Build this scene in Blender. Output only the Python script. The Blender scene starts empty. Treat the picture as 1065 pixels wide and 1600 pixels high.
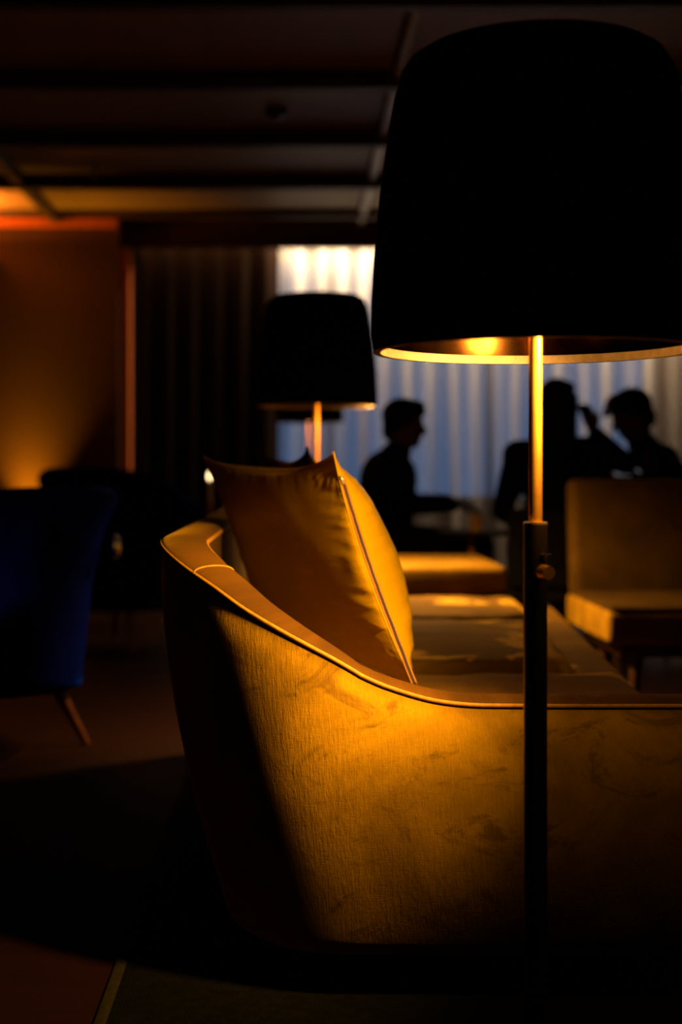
import bpy, bmesh, math, random
from mathutils import Vector, Matrix, noise

# ------------------------------------------------------------------ camera
C = bpy.context.scene.collection
SC = bpy.context.scene
EYE = 0.85
F = 50.0 / 36.0 * 1600            # focal length in pixels of the 1065x1600 frame
PX, PY = 463.0, 739.0             # vanishing point of the room's depth lines
cam_d = bpy.data.cameras.new('camera')
cam = bpy.data.objects.new('camera', cam_d)
C.objects.link(cam)
SC.camera = cam
cam.location = (0, 0, EYE)
cam.rotation_euler = (math.pi / 2, 0, 0)
cam_d.sensor_fit = 'VERTICAL'
cam_d.sensor_height = 36.0
cam_d.sensor_width = 24.0
cam_d.lens = 50.0
cam_d.shift_x = (532.5 - PX) / 1600
cam_d.shift_y = -(800 - PY) / 1600
cam_d.clip_start = 0.05
cam_d.dof.use_dof = True
cam_d.dof.focus_distance = 2.12
cam_d.dof.aperture_fstop = 2.5
cam_d.dof.aperture_blades = 0

# ------------------------------------------------------------------ world, light, exposure
SC.view_settings.view_transform = 'Standard'
SC.view_settings.look = 'None'
SC.view_settings.gamma = 1.0
SC.view_settings.use_curve_mapping = False
SC.view_settings.exposure = 0.0

W = bpy.data.worlds.new('dusk')
SC.world = W
W.use_nodes = True
bg = W.node_tree.nodes['Background']
bg.inputs['Color'].default_value = (0.20, 0.41, 0.86, 1)
bg.inputs['Strength'].default_value = 0.27

WARM = (1.0, 0.48, 0.11)
LENS_STRENGTH = 145.0


def area_light(name, loc, rot, sx, sy, power, col, spread=math.pi):
    d = bpy.data.lights.new(name, 'AREA')
    d.shape = 'RECTANGLE'
    d.size, d.size_y = sx, sy
    d.energy = power
    d.color = col
    d.spread = spread
    o = bpy.data.objects.new(name, d)
    C.objects.link(o)
    o.location = loc
    o.rotation_euler = rot
    return o


def spot_light(name, loc, rot, power, col, angle, blend, radius):
    d = bpy.data.lights.new(name, 'SPOT')
    d.energy = power
    d.color = col
    d.spot_size = angle
    d.spot_blend = blend
    d.shadow_soft_size = radius
    o = bpy.data.objects.new(name, d)
    C.objects.link(o)
    o.location = loc
    o.rotation_euler = rot
    return o


# LED strip behind the pelmet washing the curtains
area_light('curtain_wash', (1.80, 11.06, 2.70), (math.radians(12), 0, 0), 3.9, 0.05, 150.0, (1.0, 0.72, 0.44))
area_light('drape_wash', (-0.72, 11.05, 2.70), (math.radians(14), 0, 0), 1.1, 0.05, 5.0, (1.0, 0.55, 0.22))
# uplighter can standing at the foot of the left wall
area_light('uplight_beam', (-2.02, 10.56, 0.425), (math.pi, 0, 0), 0.09, 0.09, 9.0, (1.0, 0.38, 0.01), math.radians(72))
# cove strip along the top of the left wall
area_light('cove_wash', (-2.78, 10.05, 2.56), (math.pi, 0, 0), 1.0, 0.3, 75.0, (1.0, 0.27, 0.03))



# ------------------------------------------------------------------ helpers
def at(px, py, Y):
    return Vector(((px - PX) / F * Y, Y, EYE - (py - PY) / F * Y))


def tag(o, label=None, cat=None, group=None, kind=None):
    if label:
        o['label'] = label
    if cat:
        o['category'] = cat
    if group:
        o['group'] = group
    if kind:
        o['kind'] = kind
    return o


def empty(name, loc=(0, 0, 0), rz=0.0):
    o = bpy.data.objects.new(name, None)
    o.empty_display_size = 0.1
    C.objects.link(o)
    o.location = loc
    o.rotation_euler = (0, 0, rz)
    return o


def mesh_obj(name, verts, faces, mat, parent=None, smooth=True, uvs=None):
    me = bpy.data.meshes.new(name)
    me.from_pydata([tuple(v) for v in verts], [], faces)
    if uvs:
        l = me.uv_layers.new(name='UVMap')
        for lp in me.loops:
            l.data[lp.index].uv = uvs[lp.vertex_index]
    me.polygons.foreach_set('use_smooth', [smooth] * len(me.polygons))
    me.validate()
    me.update()
    o = bpy.data.objects.new(name, me)
    C.objects.link(o)
    if mat:
        me.materials.append(mat)
    if parent:
        o.parent = parent
    return o


def bm_obj(name, bm, mat, parent=None, smooth=True, angle=None):
    bmesh.ops.recalc_face_normals(bm, faces=bm.faces[:])
    me = bpy.data.meshes.new(name)
    bm.to_mesh(me)
    bm.free()
    me.polygons.foreach_set('use_smooth', [smooth] * len(me.polygons))
    if angle:
        me.set_sharp_from_angle(angle=math.radians(angle))
    me.update()
    o = bpy.data.objects.new(name, me)
    C.objects.link(o)
    me.materials.append(mat)
    if parent:
        o.parent = parent
    return o


def box(bm, lo, hi, r=0.0, seg=2):
    cx = [(a + b) / 2 for a, b in zip(lo, hi)]
    s = [abs(b - a) for a, b in zip(lo, hi)]
    g = bmesh.ops.create_cube(bm, size=1.0, matrix=Matrix.Translation(cx) @ Matrix.Diagonal((*s, 1)))
    if r > 0:
        es = {e for v in g['verts'] for e in v.link_edges}
        bmesh.ops.bevel(bm, geom=list(es), offset=r, segments=seg, profile=0.5, affect='EDGES')


def box_obj(name, lo, hi, mat, parent=None, r=0.0, seg=2):
    bm = bmesh.new()
    box(bm, lo, hi, r, seg)
    return bm_obj(name, bm, mat, parent, smooth=r > 0, angle=50 if r > 0 else None)


def cone_between(bm, a, b, ra, rb, n=16):
    a, b = Vector(a), Vector(b)
    d = b - a
    q = d.to_track_quat('Z', 'Y').to_matrix().to_4x4()
    bmesh.ops.create_cone(bm, cap_ends=True, segments=n, radius1=ra, radius2=rb, depth=d.length,
                          matrix=Matrix.Translation((a + b) / 2) @ q)


def lathe(prof, n=64, close=False):
    """profile [(r, z)] -> verts, faces"""
    V, Fc = [], []
    m = len(prof)
    for (r, z) in prof:
        for k in range(n):
            t = 2 * math.pi * k / n
            V.append((r * math.cos(t), r * math.sin(t), z))
    for i in range(m if close else m - 1):
        j = (i + 1) % m
        for k in range(n):
            k2 = (k + 1) % n
            Fc.append((i * n + k, i * n + k2, j * n + k2, j * n + k))
    return V, Fc


def lathe_obj(name, prof, mat, parent=None, n=64, close=False, smooth=True, angle=40):
    V, Fc = lathe(prof, n, close)
    bm = bmesh.new()
    vs = [bm.verts.new(v) for v in V]
    for f in Fc:
        bm.faces.new([vs[i] for i in f])
    bmesh.ops.remove_doubles(bm, verts=bm.verts[:], dist=1e-5)
    bmesh.ops.dissolve_degenerate(bm, edges=bm.edges[:], dist=1e-6)
    return bm_obj(name, bm, mat, parent, smooth, angle)


def tube(pts, rad, n=8, closed=False):
    """tube along points; rad number or list"""
    V, Fc = [], []
    m = len(pts)
    pts = [Vector(p) for p in pts]
    up = Vector((0.13, 0.27, 0.95)).normalized()
    for i, p in enumerate(pts):
        t = (pts[min(i + 1, m - 1)] - pts[max(i - 1, 0)]).normalized()
        a = up.cross(t)
        if a.length < 1e-3:
            a = Vector((1, 0, 0)).cross(t)
        a.normalize()
        b = t.cross(a)
        r = rad[i] if isinstance(rad, (list, tuple)) else rad
        for k in range(n):
            w = 2 * math.pi * k / n
            V.append(p + a * (r * math.cos(w)) + b * (r * math.sin(w)))
    for i in range(m - 1):
        for k in range(n):
            k2 = (k + 1) % n
            Fc.append((i * n + k, i * n + k2, (i + 1) * n + k2, (i + 1) * n + k))
    Fc.append(tuple(range(n))[::-1])
    Fc.append(tuple((m - 1) * n + k for k in range(n)))
    return V, Fc


def tube_obj(name, pts, rad, mat, parent=None, n=8):
    V, Fc = tube(pts, rad, n)
    return mesh_obj(name, V, Fc, mat, parent)


def copy_tree(o, parent=None):
    c = o.copy()
    C.objects.link(c)
    if parent:
        c.parent = parent
    for ch in list(o.children):
        copy_tree(ch, c)
    return c


def smooth(a, b, x):
    t = max(0.0, min(1.0, (x - a) / (b - a)))
    return t * t * (3 - 2 * t)


# ------------------------------------------------------------------ materials
def new_mat(name):
    m = bpy.data.materials.new(name)
    m.use_nodes = True
    nt = m.node_tree
    return m, nt, nt.nodes['Principled BSDF']


def N(nt, t, **kw):
    n = nt.nodes.new(t)
    for k, v in kw.items():
        setattr(n, k, v)
    return n


def plain(name, col, rough=0.6, metal=0.0, spec=0.5, sheen=0.0, sheen_tint=None, var=0.12, scale=18.0, bump=0.0,
          bump_scale=80.0, emit=None, emit_s=0.0):
    m, nt, p = new_mat(name)
    tc = N(nt, 'ShaderNodeTexCoord')
    nz = N(nt, 'ShaderNodeTexNoise')
    nz.inputs['Scale'].default_value = scale
    nz.inputs['Detail'].default_value = 3
    nt.links.new(tc.outputs['Object'], nz.inputs['Vector'])
    r = N(nt, 'ShaderNodeValToRGB')
    r.color_ramp.elements[0].position = 0.3
    r.color_ramp.elements[1].position = 0.7
    r.color_ramp.elements[0].color = (*[c * (1 - var) for c in col], 1)
    r.color_ramp.elements[1].color = (*[min(1, c * (1 + var)) for c in col], 1)
    nt.links.new(nz.outputs['Fac'], r.inputs['Fac'])
    nt.links.new(r.outputs['Color'], p.inputs['Base Color'])
    p.inputs['Roughness'].default_value = rough
    p.inputs['Metallic'].default_value = metal
    p.inputs['Specular IOR Level'].default_value = spec
    if sheen:
        p.inputs['Sheen Weight'].default_value = sheen
        p.inputs['Sheen Roughness'].default_value = 0.35
        p.inputs['Sheen Tint'].default_value = (*(sheen_tint or col), 1)
    if bump:
        n2 = N(nt, 'ShaderNodeTexNoise')
        n2.inputs['Scale'].default_value = bump_scale
        nt.links.new(tc.outputs['Object'], n2.inputs['Vector'])
        b = N(nt, 'ShaderNodeBump')
        b.inputs['Strength'].default_value = bump
        b.inputs['Distance'].default_value = 0.004
        nt.links.new(n2.outputs['Fac'], b.inputs['Height'])
        nt.links.new(b.outputs['Normal'], p.inputs['Normal'])
    if emit:
        p.inputs['Emission Color'].default_value = (*emit, 1)
        p.inputs['Emission Strength'].default_value = emit_s
    return m


def math_n(nt, op, a, b=None, clamp=False):
    n = N(nt, 'ShaderNodeMath', operation=op, use_clamp=clamp)
    for i, v in enumerate((a, b)):
        if v is None:
            continue
        if isinstance(v, (int, float)):
            n.inputs[i].default_value = v
        else:
            nt.links.new(v, n.inputs[i])
    return n.outputs[0]


def maprange(nt, v, a, b, c=0.0, d=1.0):
    n = N(nt, 'ShaderNodeMapRange', interpolation_type='SMOOTHSTEP')
    n.inputs['From Min'].default_value = a
    n.inputs['From Max'].default_value = b
    n.inputs['To Min'].default_value = c
    n.inputs['To Max'].default_value = d
    nt.links.new(v, n.inputs['Value'])
    return n.outputs['Result']


def mixc(nt, fac, a, b, blend='MIX'):
    n = N(nt, 'ShaderNodeMix', data_type='RGBA', blend_type=blend)
    for sock, v in ((n.inputs['Factor'], fac), (n.inputs['A'], a), (n.inputs['B'], b)):
        if isinstance(v, (int, float)):
            sock.default_value = v
        elif isinstance(v, tuple):
            sock.default_value = (*v, 1)
        else:
            nt.links.new(v, sock)
    return n.outputs['Result']


def tex(nt, vec, scale, detail=3.0, rough=0.5, dist=0.0):
    n = N(nt, 'ShaderNodeTexNoise')
    n.inputs['Scale'].default_value = scale
    n.inputs['Detail'].default_value = detail
    n.inputs['Roughness'].default_value = rough
    n.inputs['Distortion'].default_value = dist
    nt.links.new(vec, n.inputs['Vector'])
    return n.outputs['Fac']


def mapping(nt, vec, scale, loc=(0, 0, 0)):
    n = N(nt, 'ShaderNodeMapping')
    n.inputs['Scale'].default_value = scale
    n.inputs['Location'].default_value = loc
    nt.links.new(vec, n.inputs['Vector'])
    return n.outputs['Vector']


def velvet(name, col, dark, sheen=0.5, use_uv=True, marks=1.0, spots=None, light=None):
    """ribbed, crushed velvet: u runs along the cloth, v up it (metres)"""
    m, nt, p = new_mat(name)
    tc = N(nt, 'ShaderNodeTexCoord')
    vec = tc.outputs['UV'] if use_uv else tc.outputs['Object']
    fine = tex(nt, mapping(nt, vec, (520, 70, 520)), 1.0, 3.0, 0.6)
    slub = tex(nt, mapping(nt, vec, (170, 24, 170)), 1.0, 2.0, 0.5)
    cross = tex(nt, mapping(nt, vec, (60, 500, 60)), 1.0, 2.0, 0.5)
    cloud = tex(nt, vec, 5.0, 5.0, 0.62, 0.6)
    blot = tex(nt, mapping(nt, vec, (1.0, 1.5, 1.0), (3.1, 1.7, 0)), 7.5, 6.0, 0.7, 1.2)
    crease = tex(nt, mapping(nt, vec, (1, 1, 1), (7.3, 2.2, 0)), 3.0, 4.0, 0.55, 2.0)
    c1 = mixc(nt, maprange(nt, cloud, 0.32, 0.70), tuple(c * 0.56 for c in col), tuple(min(1, c * 1.15) for c in col))
    c2 = mixc(nt, math_n(nt, 'MULTIPLY', maprange(nt, blot, 0.53, 0.66), 0.60 * marks), c1, dark)
    line = math_n(nt, 'SUBTRACT', 1.0, maprange(nt, math_n(nt, 'ABSOLUTE', math_n(nt, 'SUBTRACT', crease, 0.5)), 0.0, 0.012))
    brk = maprange(nt, tex(nt, vec, 4.0, 2.0), 0.55, 0.68)
    c3 = mixc(nt, math_n(nt, 'MULTIPLY', math_n(nt, 'MULTIPLY', line, brk), 0.3 * marks), c2, dark)
    c4 = mixc(nt, maprange(nt, fine, 0.35, 0.68, 0.0, 0.22), c3, tuple(c * 0.45 for c in col))
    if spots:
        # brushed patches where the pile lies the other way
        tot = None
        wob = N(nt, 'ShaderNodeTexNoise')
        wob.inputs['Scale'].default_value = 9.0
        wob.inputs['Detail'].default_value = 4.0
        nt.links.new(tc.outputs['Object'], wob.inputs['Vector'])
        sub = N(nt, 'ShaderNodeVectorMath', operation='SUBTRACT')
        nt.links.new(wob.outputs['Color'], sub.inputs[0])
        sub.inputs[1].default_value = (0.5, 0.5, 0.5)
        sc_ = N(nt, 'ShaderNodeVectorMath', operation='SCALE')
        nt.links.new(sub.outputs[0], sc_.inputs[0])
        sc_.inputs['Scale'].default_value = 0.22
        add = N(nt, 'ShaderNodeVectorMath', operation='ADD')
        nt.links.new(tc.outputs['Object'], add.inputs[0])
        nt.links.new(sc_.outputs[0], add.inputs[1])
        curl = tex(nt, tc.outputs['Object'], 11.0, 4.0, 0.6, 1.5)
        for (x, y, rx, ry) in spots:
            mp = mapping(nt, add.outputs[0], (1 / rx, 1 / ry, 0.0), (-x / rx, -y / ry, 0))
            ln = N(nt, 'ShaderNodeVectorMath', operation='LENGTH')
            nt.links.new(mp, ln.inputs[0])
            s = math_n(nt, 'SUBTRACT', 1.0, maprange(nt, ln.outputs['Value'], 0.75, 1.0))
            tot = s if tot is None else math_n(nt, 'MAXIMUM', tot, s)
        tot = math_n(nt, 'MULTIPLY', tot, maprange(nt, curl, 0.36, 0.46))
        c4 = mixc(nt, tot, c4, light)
    nt.links.new(c4, p.inputs['Base Color'])
    p.inputs['Roughness'].default_value = 0.85
    p.inputs['Specular IOR Level'].default_value = 0.15
    p.inputs['Sheen Weight'].default_value = sheen
    p.inputs['Sheen Roughness'].default_value = 0.32
    p.inputs['Sheen Tint'].default_value = (1.0, 0.62, 0.02, 1)
    h = math_n(nt, 'ADD', math_n(nt, 'MULTIPLY', fine, 0.8), math_n(nt, 'ADD', math_n(nt, 'MULTIPLY', slub, 0.9),
               math_n(nt, 'MULTIPLY', cross, 0.25)))
    b = N(nt, 'ShaderNodeBump')
    b.inputs['Strength'].default_value = 0.65
    b.inputs['Distance'].default_value = 0.0012
    nt.links.new(h, b.inputs['Height'])
    nt.links.new(b.outputs['Normal'], p.inputs['Normal'])
    return m


M = {}
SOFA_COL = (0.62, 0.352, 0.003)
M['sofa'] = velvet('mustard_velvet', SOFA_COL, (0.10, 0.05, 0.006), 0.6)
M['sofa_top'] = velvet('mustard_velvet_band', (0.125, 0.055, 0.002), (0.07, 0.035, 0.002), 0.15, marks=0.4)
M['piping'] = plain('mustard_piping', (0.45, 0.22, 0.004), 0.7, sheen=0.3, sheen_tint=(1, .6, .1), var=.2, scale=120)
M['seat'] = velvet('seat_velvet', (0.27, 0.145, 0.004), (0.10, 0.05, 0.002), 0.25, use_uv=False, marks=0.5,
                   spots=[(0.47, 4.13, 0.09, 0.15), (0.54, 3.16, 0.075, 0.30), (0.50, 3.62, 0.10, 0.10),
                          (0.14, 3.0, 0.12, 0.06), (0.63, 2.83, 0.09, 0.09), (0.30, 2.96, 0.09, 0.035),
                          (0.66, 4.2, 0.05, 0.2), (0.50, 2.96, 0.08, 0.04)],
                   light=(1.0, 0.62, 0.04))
M['mustard_plain'] = velvet('mustard_velvet_far', (0.42, 0.24, 0.006), (0.16, 0.08, 0.004), 0.35, use_uv=False, marks=0.6)
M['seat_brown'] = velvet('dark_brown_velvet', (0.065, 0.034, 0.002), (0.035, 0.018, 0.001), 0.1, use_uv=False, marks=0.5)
M['ottoman'] = velvet('ottoman_velvet', (0.24, 0.135, 0.004), (0.12, 0.06, 0.003), 0.1, use_uv=False, marks=0.5)
M['taupe'] = velvet('brown_velvet_chair', (0.08, 0.042, 0.002), (0.12, 0.06, 0.01), 0.3, use_uv=False, marks=0.6)


def satin(name, col):
    m, nt, p = new_mat(name)
    tc = N(nt, 'ShaderNodeTexCoord')
    v = tc.outputs['UV']
    th = tex(nt, mapping(nt, v, (40, 900, 1)), 1.0, 2.0, 0.5)
    th2 = tex(nt, mapping(nt, v, (900, 40, 1)), 1.0, 2.0, 0.5)
    cl = tex(nt, v, 6.0, 4.0, 0.6)
    wr = tex(nt, mapping(nt, v, (7, 26, 1)), 1.0, 3.0, 0.55, 0.6)
    nt.links.new(mixc(nt, maprange(nt, cl, 0.3, 0.7), tuple(c * 0.86 for c in col), col), p.inputs['Base Color'])
    p.inputs['Roughness'].default_value = 0.40
    p.inputs['Specular IOR Level'].default_value = 0.9
    p.inputs['Specular Tint'].default_value = (1.0, 0.72, 0.06, 1)
    h = math_n(nt, 'ADD', math_n(nt, 'MULTIPLY', math_n(nt, 'ADD', th, th2), 0.12), math_n(nt, 'MULTIPLY', wr, 1.2))
    b = N(nt, 'ShaderNodeBump')
    b.inputs['Strength'].default_value = 0.5
    b.inputs['Distance'].default_value = 0.004
    nt.links.new(h, b.inputs['Height'])
    nt.links.new(b.outputs['Normal'], p.inputs['Normal'])
    return m


M['satin'] = satin('gold_satin', (0.54, 0.33, 0.003))
M['satin_dark'] = satin('bronze_satin', (0.24, 0.11, 0.015))
M['zip_tape'] = plain('zipper_tape', (0.035, 0.015, 0.004), 0.7)
M['zip_teeth'] = plain('zipper_teeth', (0.42, 0.20, 0.03), 0.45, metal=0.3)
M['zip_pull'] = plain('zipper_pull', (0.85, 0.70, 0.40), 0.3, metal=0.6)

M['shade'] = plain('black_shade_cloth', (0.0022, 0.0020, 0.0020), 0.95, spec=0.05, var=.2, scale=300)
M['lining'] = plain('bronze_shade_lining', (0.036, 0.016, 0.004), 0.16, metal=1.0, var=.35, scale=22)
M['hem'] = plain('beige_shade_hem', (0.17, 0.125, 0.065), 0.75, var=.15, scale=90, bump=0.3, bump_scale=400)
M['brass'] = plain('brushed_brass', (0.64, 0.33, 0.035), 0.38, metal=0.85, var=.1, scale=60)
M['dark_metal'] = plain('dark_bronze_metal', (0.022, 0.014, 0.010), 0.38, metal=0.6, var=.15, scale=50)
M['brass_edge'] = plain('polished_brass', (0.9, 0.6, 0.2), 0.25, metal=0.9)

mb, ntb, pb = new_mat('lit_lens')
pb.inputs['Base Color'].default_value = (0.8, 0.8, 0.8, 1)
pb.inputs['Emission Color'].default_value = (*WARM, 1)
pb.inputs['Emission Strength'].default_value = LENS_STRENGTH
M['lens'] = mb

M['blue'] = plain('blue_velvet', (0.0010, 0.005, 0.30), 0.8, spec=.03, sheen=1.0, sheen_tint=(0.0, 0.05, 1.0), var=.25, scale=14)
M['dark_wood'] = plain('dark_wood', (0.07, 0.028, 0.012), 0.45, var=.3, scale=30)
M['red_wood'] = plain('red_brown_wood', (0.20, 0.065, 0.022), 0.4, var=.3, scale=25)
M['chrome'] = plain('chrome', (0.75, 0.75, 0.78), 0.25, metal=1.0)
M['black_cloth'] = plain('black_cloth', (0.010, 0.009, 0.010), 0.9, spec=.1, var=.3)
M['navy_cloth'] = plain('navy_cloth', (0.009, 0.009, 0.012), 0.9, spec=.1, var=.3)
M['trousers'] = plain('dark_trousers', (0.009, 0.008, 0.008), 0.9, spec=.1, var=.3)
M['skin'] = plain('skin', (0.16, 0.075, 0.045), 0.55, var=.06)
M['hair'] = plain('black_hair', (0.006, 0.005, 0.005), 0.6, spec=.2, var=.3, scale=120, bump=.4, bump_scale=200)
M['eye'] = plain('eye', (0.2, 0.19, 0.18), 0.2)
M['phone'] = plain('phone_case', (0.03, 0.03, 0.03), 0.3)
M['screen'] = plain('lit_screen', (0.05, 0.05, 0.05), 0.2, emit=(0.8, 0.75, 0.85), emit_s=0.12)
M['candle'] = plain('candle_wax', (0.7, 0.6, 0.45), 0.5)
M['flame'] = plain('candle_flame', (1, .8, .5), 0.5, emit=(1.0, 0.72, 0.36), emit_s=6.0)
M['marble'] = plain('dark_table_top', (0.012, 0.008, 0.006), 0.7, spec=.1, var=.4, scale=9)
M['white_plastic'] = plain('pale_grey_plastic', (0.42, 0.40, 0.38), 0.5)
M['drape'] = plain('dark_brown_drape', (0.0065, 0.0026, 0.0010), 0.9, spec=.05, sheen=.02, sheen_tint=(.5, .25, .1), var=.2, scale=40)
M['ceil'] = plain('ceiling_panel_paint', (0.29, 0.19, 0.09), 0.6, var=.05, scale=2)
M['ceil_dark'] = plain('ceiling_slab_dark', (0.05, 0.03, 0.02), 0.8)
M['beam'] = plain('dark_ceiling_beam', (0.045, 0.022, 0.012), 0.6, var=.2)
M['wall'] = plain('brown_wall', (0.065, 0.028, 0.008), 0.8, var=.06, scale=3)
M['wall_dark'] = plain('dark_wall', (0.05, 0.022, 0.010), 0.8, var=.06, scale=3)
M['jamb'] = plain('orange_wood_jamb', (0.60, 0.13, 0.010), 0.7, var=.15, scale=20)
M['window_frame'] = plain('window_frame_paint', (0.05, 0.045, 0.04), 0.5)


def floor_mat():
    m, nt, p = new_mat('dark_plank_floor')
    tc = N(nt, 'ShaderNodeTexCoord')
    br = N(nt, 'ShaderNodeTexBrick')
    br.offset = 0.37
    br.inputs['Color1'].default_value = (0.016, 0.0052, 0.002, 1)
    br.inputs['Color2'].default_value = (0.011, 0.0035, 0.0014, 1)
    br.inputs['Mortar'].default_value = (0.012, 0.005, 0.002, 1)
    br.inputs['Scale'].default_value = 1.0
    br.inputs['Mortar Size'].default_value = 0.002
    br.inputs['Brick Width'].default_value = 1.6
    br.inputs['Row Height'].default_value = 0.14
    nt.links.new(tc.outputs['Object'], br.inputs['Vector'])
    gr = tex(nt, mapping(nt, tc.outputs['Object'], (3, 60, 1)), 1.0, 4.0, 0.6)
    nt.links.new(mixc(nt, maprange(nt, gr, 0.3, 0.7, 0, .5), br.outputs['Color'], (0.02, 0.008, 0.004)), p.inputs['Base Color'])
    p.inputs['Roughness'].default_value = 0.62
    p.inputs['Specular IOR Level'].default_value = 0.06
    return m


M['floor'] = floor_mat()
M['rug'] = plain('dark_olive_rug', (0.006, 0.0065, 0.0025), 0.95, spec=.05, var=.35, scale=60, bump=.8, bump_scale=300)
M['rug_edge'] = plain('olive_rug_binding', (0.022, 0.020, 0.006), 0.9, spec=.05, var=.3, scale=80)


def sheer_mat():
    m, nt, p = new_mat('sheer_curtain')
    nt.nodes.remove(p)
    out = nt.nodes['Material Output']
    tc = N(nt, 'ShaderNodeTexCoord')
    weave = tex(nt, mapping(nt, tc.outputs['Object'], (40, 40, 1.5)), 1.0, 3.0)
    col = mixc(nt, maprange(nt, weave, .3, .7), (0.78, 0.73, 0.67), (0.86, 0.82, 0.77))
    dif = N(nt, 'ShaderNodeBsdfDiffuse')
    trl = N(nt, 'ShaderNodeBsdfTranslucent')
    nt.links.new(col, dif.inputs['Color'])
    nt.links.new(col, trl.inputs['Color'])
    cloth = N(nt, 'ShaderNodeMixShader')
    cloth.inputs[0].default_value = 0.42
    nt.links.new(dif.outputs[0], cloth.inputs[1])
    nt.links.new(trl.outputs[0], cloth.inputs[2])
    tr = N(nt, 'ShaderNodeBsdfTransparent')
    lw = N(nt, 'ShaderNodeLayerWeight')
    lw.inputs['Blend'].default_value = 0.5
    op = maprange(nt, lw.outputs['Facing'], 0.05, 0.60, 0.25, 0.97)
    mx = N(nt, 'ShaderNodeMixShader')
    nt.links.new(op, mx.inputs[0])
    nt.links.new(tr.outputs[0], mx.inputs[1])
    nt.links.new(cloth.outputs[0], mx.inputs[2])
    nt.links.new(mx.outputs[0], out.inputs['Surface'])
    return m


M['sheer'] = sheer_mat()


def pane_mat():
    m, nt, p = new_mat('window_glass')
    nt.nodes.remove(p)
    out = nt.nodes['Material Output']
    tr = N(nt, 'ShaderNodeBsdfTransparent')
    tr.inputs['Color'].default_value = (0.9, 0.94, 0.96, 1)
    gl = N(nt, 'ShaderNodeBsdfGlossy')
    gl.inputs['Roughness'].default_value = 0.02
    fr = N(nt, 'ShaderNodeFresnel')
    fr.inputs['IOR'].default_value = 1.45
    mx = N(nt, 'ShaderNodeMixShader')
    nt.links.new(fr.outputs[0], mx.inputs[0])
    nt.links.new(tr.outputs[0], mx.inputs[1])
    nt.links.new(gl.outputs[0], mx.inputs[2])
    nt.links.new(mx.outputs[0], out.inputs['Surface'])
    return m


M['glass'] = pane_mat()

# ------------------------------------------------------------------ room shell
XL, XR, YB, YW, YLW = -4.5, 5.0, -2.5, 11.55, 10.70
ZC = 2.79          # underside of the ceiling panels
ZS = 2.86          # underside of the slab


def struct(o):
    o['kind'] = 'structure'
    return o


struct(box_obj('floor', (XL - .1, YB - .1, -0.1), (XR + .1, YW + .4, 0.0), M['floor']))
ceil = struct(box_obj('ceiling', (XL - .1, YB - .1, ZS), (XR + .1, YW + .4, ZS + 0.12), M['ceil_dark']))
BEAMS_Y = [0.87, 2.07, 3.27, 4.47, 5.67, 6.87, 8.08, 9.28, 10.50]
LONG_X = [-1.80, 0.49, 2.80]
for y in BEAMS_Y:
    box_obj('ceiling_beam', (XL, y - 0.03, 2.70 if y < 10 else 2.735), (XR, y + 0.03, ZS + .01), M['beam'], ceil)
for x in (LONG_X[0], LONG_X[2]):
    box_obj('ceiling_beam', (x - 0.03, YB, 2.72), (x + 0.03, YLW, ZS + .01), M['beam'], ceil)
ys = [YB] + BEAMS_Y + [11.0]
xs = [XL] + LONG_X + [XR]
for j in range(len(ys) - 1):
    for i in range(len(xs) - 1):
        box_obj('ceiling_panel', (xs[i] + .035, ys[j] + .035, ZC), (xs[i + 1] - .035, ys[j + 1] - .035, ZS + .005), M['ceil'], ceil)

struct(box_obj('wall_left', (XL - .1, YB, 0), (XL, YW, ZS), M['wall_dark']))
struct(box_obj('wall_right', (XR, YB, 0), (XR + .1, YW, ZS), M['wall_dark']))
struct(box_obj('wall_back', (XL, YB - .1, 0), (XR, YB, ZS), M['wall_dark']))
# projecting wall on the left with its cornice and jamb
struct(box_obj('wall_side', (XL, YLW, 0), (-1.335, YW, ZS), M['wall']))
struct(box_obj('trim_1', (XL, YLW - 0.05, 2.70), (-1.345, YLW - .002, 2.755), M['jamb']))
struct(box_obj('trim_2', (-1.335, YLW + 0.05, 0), (-1.262, YLW + .18, 2.54), M['jamb']))
# pelmet / bulkhead above the curtains
struct(box_obj('trim_3', (-1.335, 10.90, 2.575), (XR, 10.96, ZS), M['wall']))
struct(box_obj('unseen_trough', (-4.4, 9.80, 2.44), (-2.24, 10.695, 2.47), M['wall']))  # unseen trough, added out of frame to carry the cove light
# front wall with the window opening
WX0, WX1, WZ0, WZ1 = -1.0, 2.86, 0.66, 2.62
bm = bmesh.new()
box(bm, (-1.335, YW, 0), (XR, YW + .15, WZ0))
box(bm, (-1.335, YW, WZ1), (XR, YW + .15, ZS))
box(bm, (-1.335, YW, WZ0), (WX0, YW + .15, WZ1))
box(bm, (WX1, YW, WZ0), (XR, YW + .15, WZ1))
struct(bm_obj('wall_front', bm, M['wall'], None, False))
bm = bmesh.new()
win = struct(box_obj('window_1', (WX0, YW - .03, WZ0 - .03), (WX1, YW + .12, WZ0), M['window_frame']))
nx = 3
wpx = [WX0 + (WX1 - WX0) * i / nx for i in range(nx + 1)]
for i in range(nx + 1):
    box_obj('mullion', (wpx[i] - .02, YW + .04, WZ0), (wpx[i] + .02, YW + .09, WZ1), M['window_frame'], win)
box_obj('frame_rail', (WX0, YW + .04, WZ1 - .04), (WX1, YW + .09, WZ1), M['window_frame'], win)
for i in range(nx):
    box_obj('pane', (wpx[i] + .02, YW + .06, WZ0), (wpx[i + 1] - .02, YW + .066, WZ1 - .04), M['glass'], win)
struct(box_obj('baseboard_left', (XL, YLW - .015, 0), (-1.335, YLW - .001, 0.10), M['dark_wood']))


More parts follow.
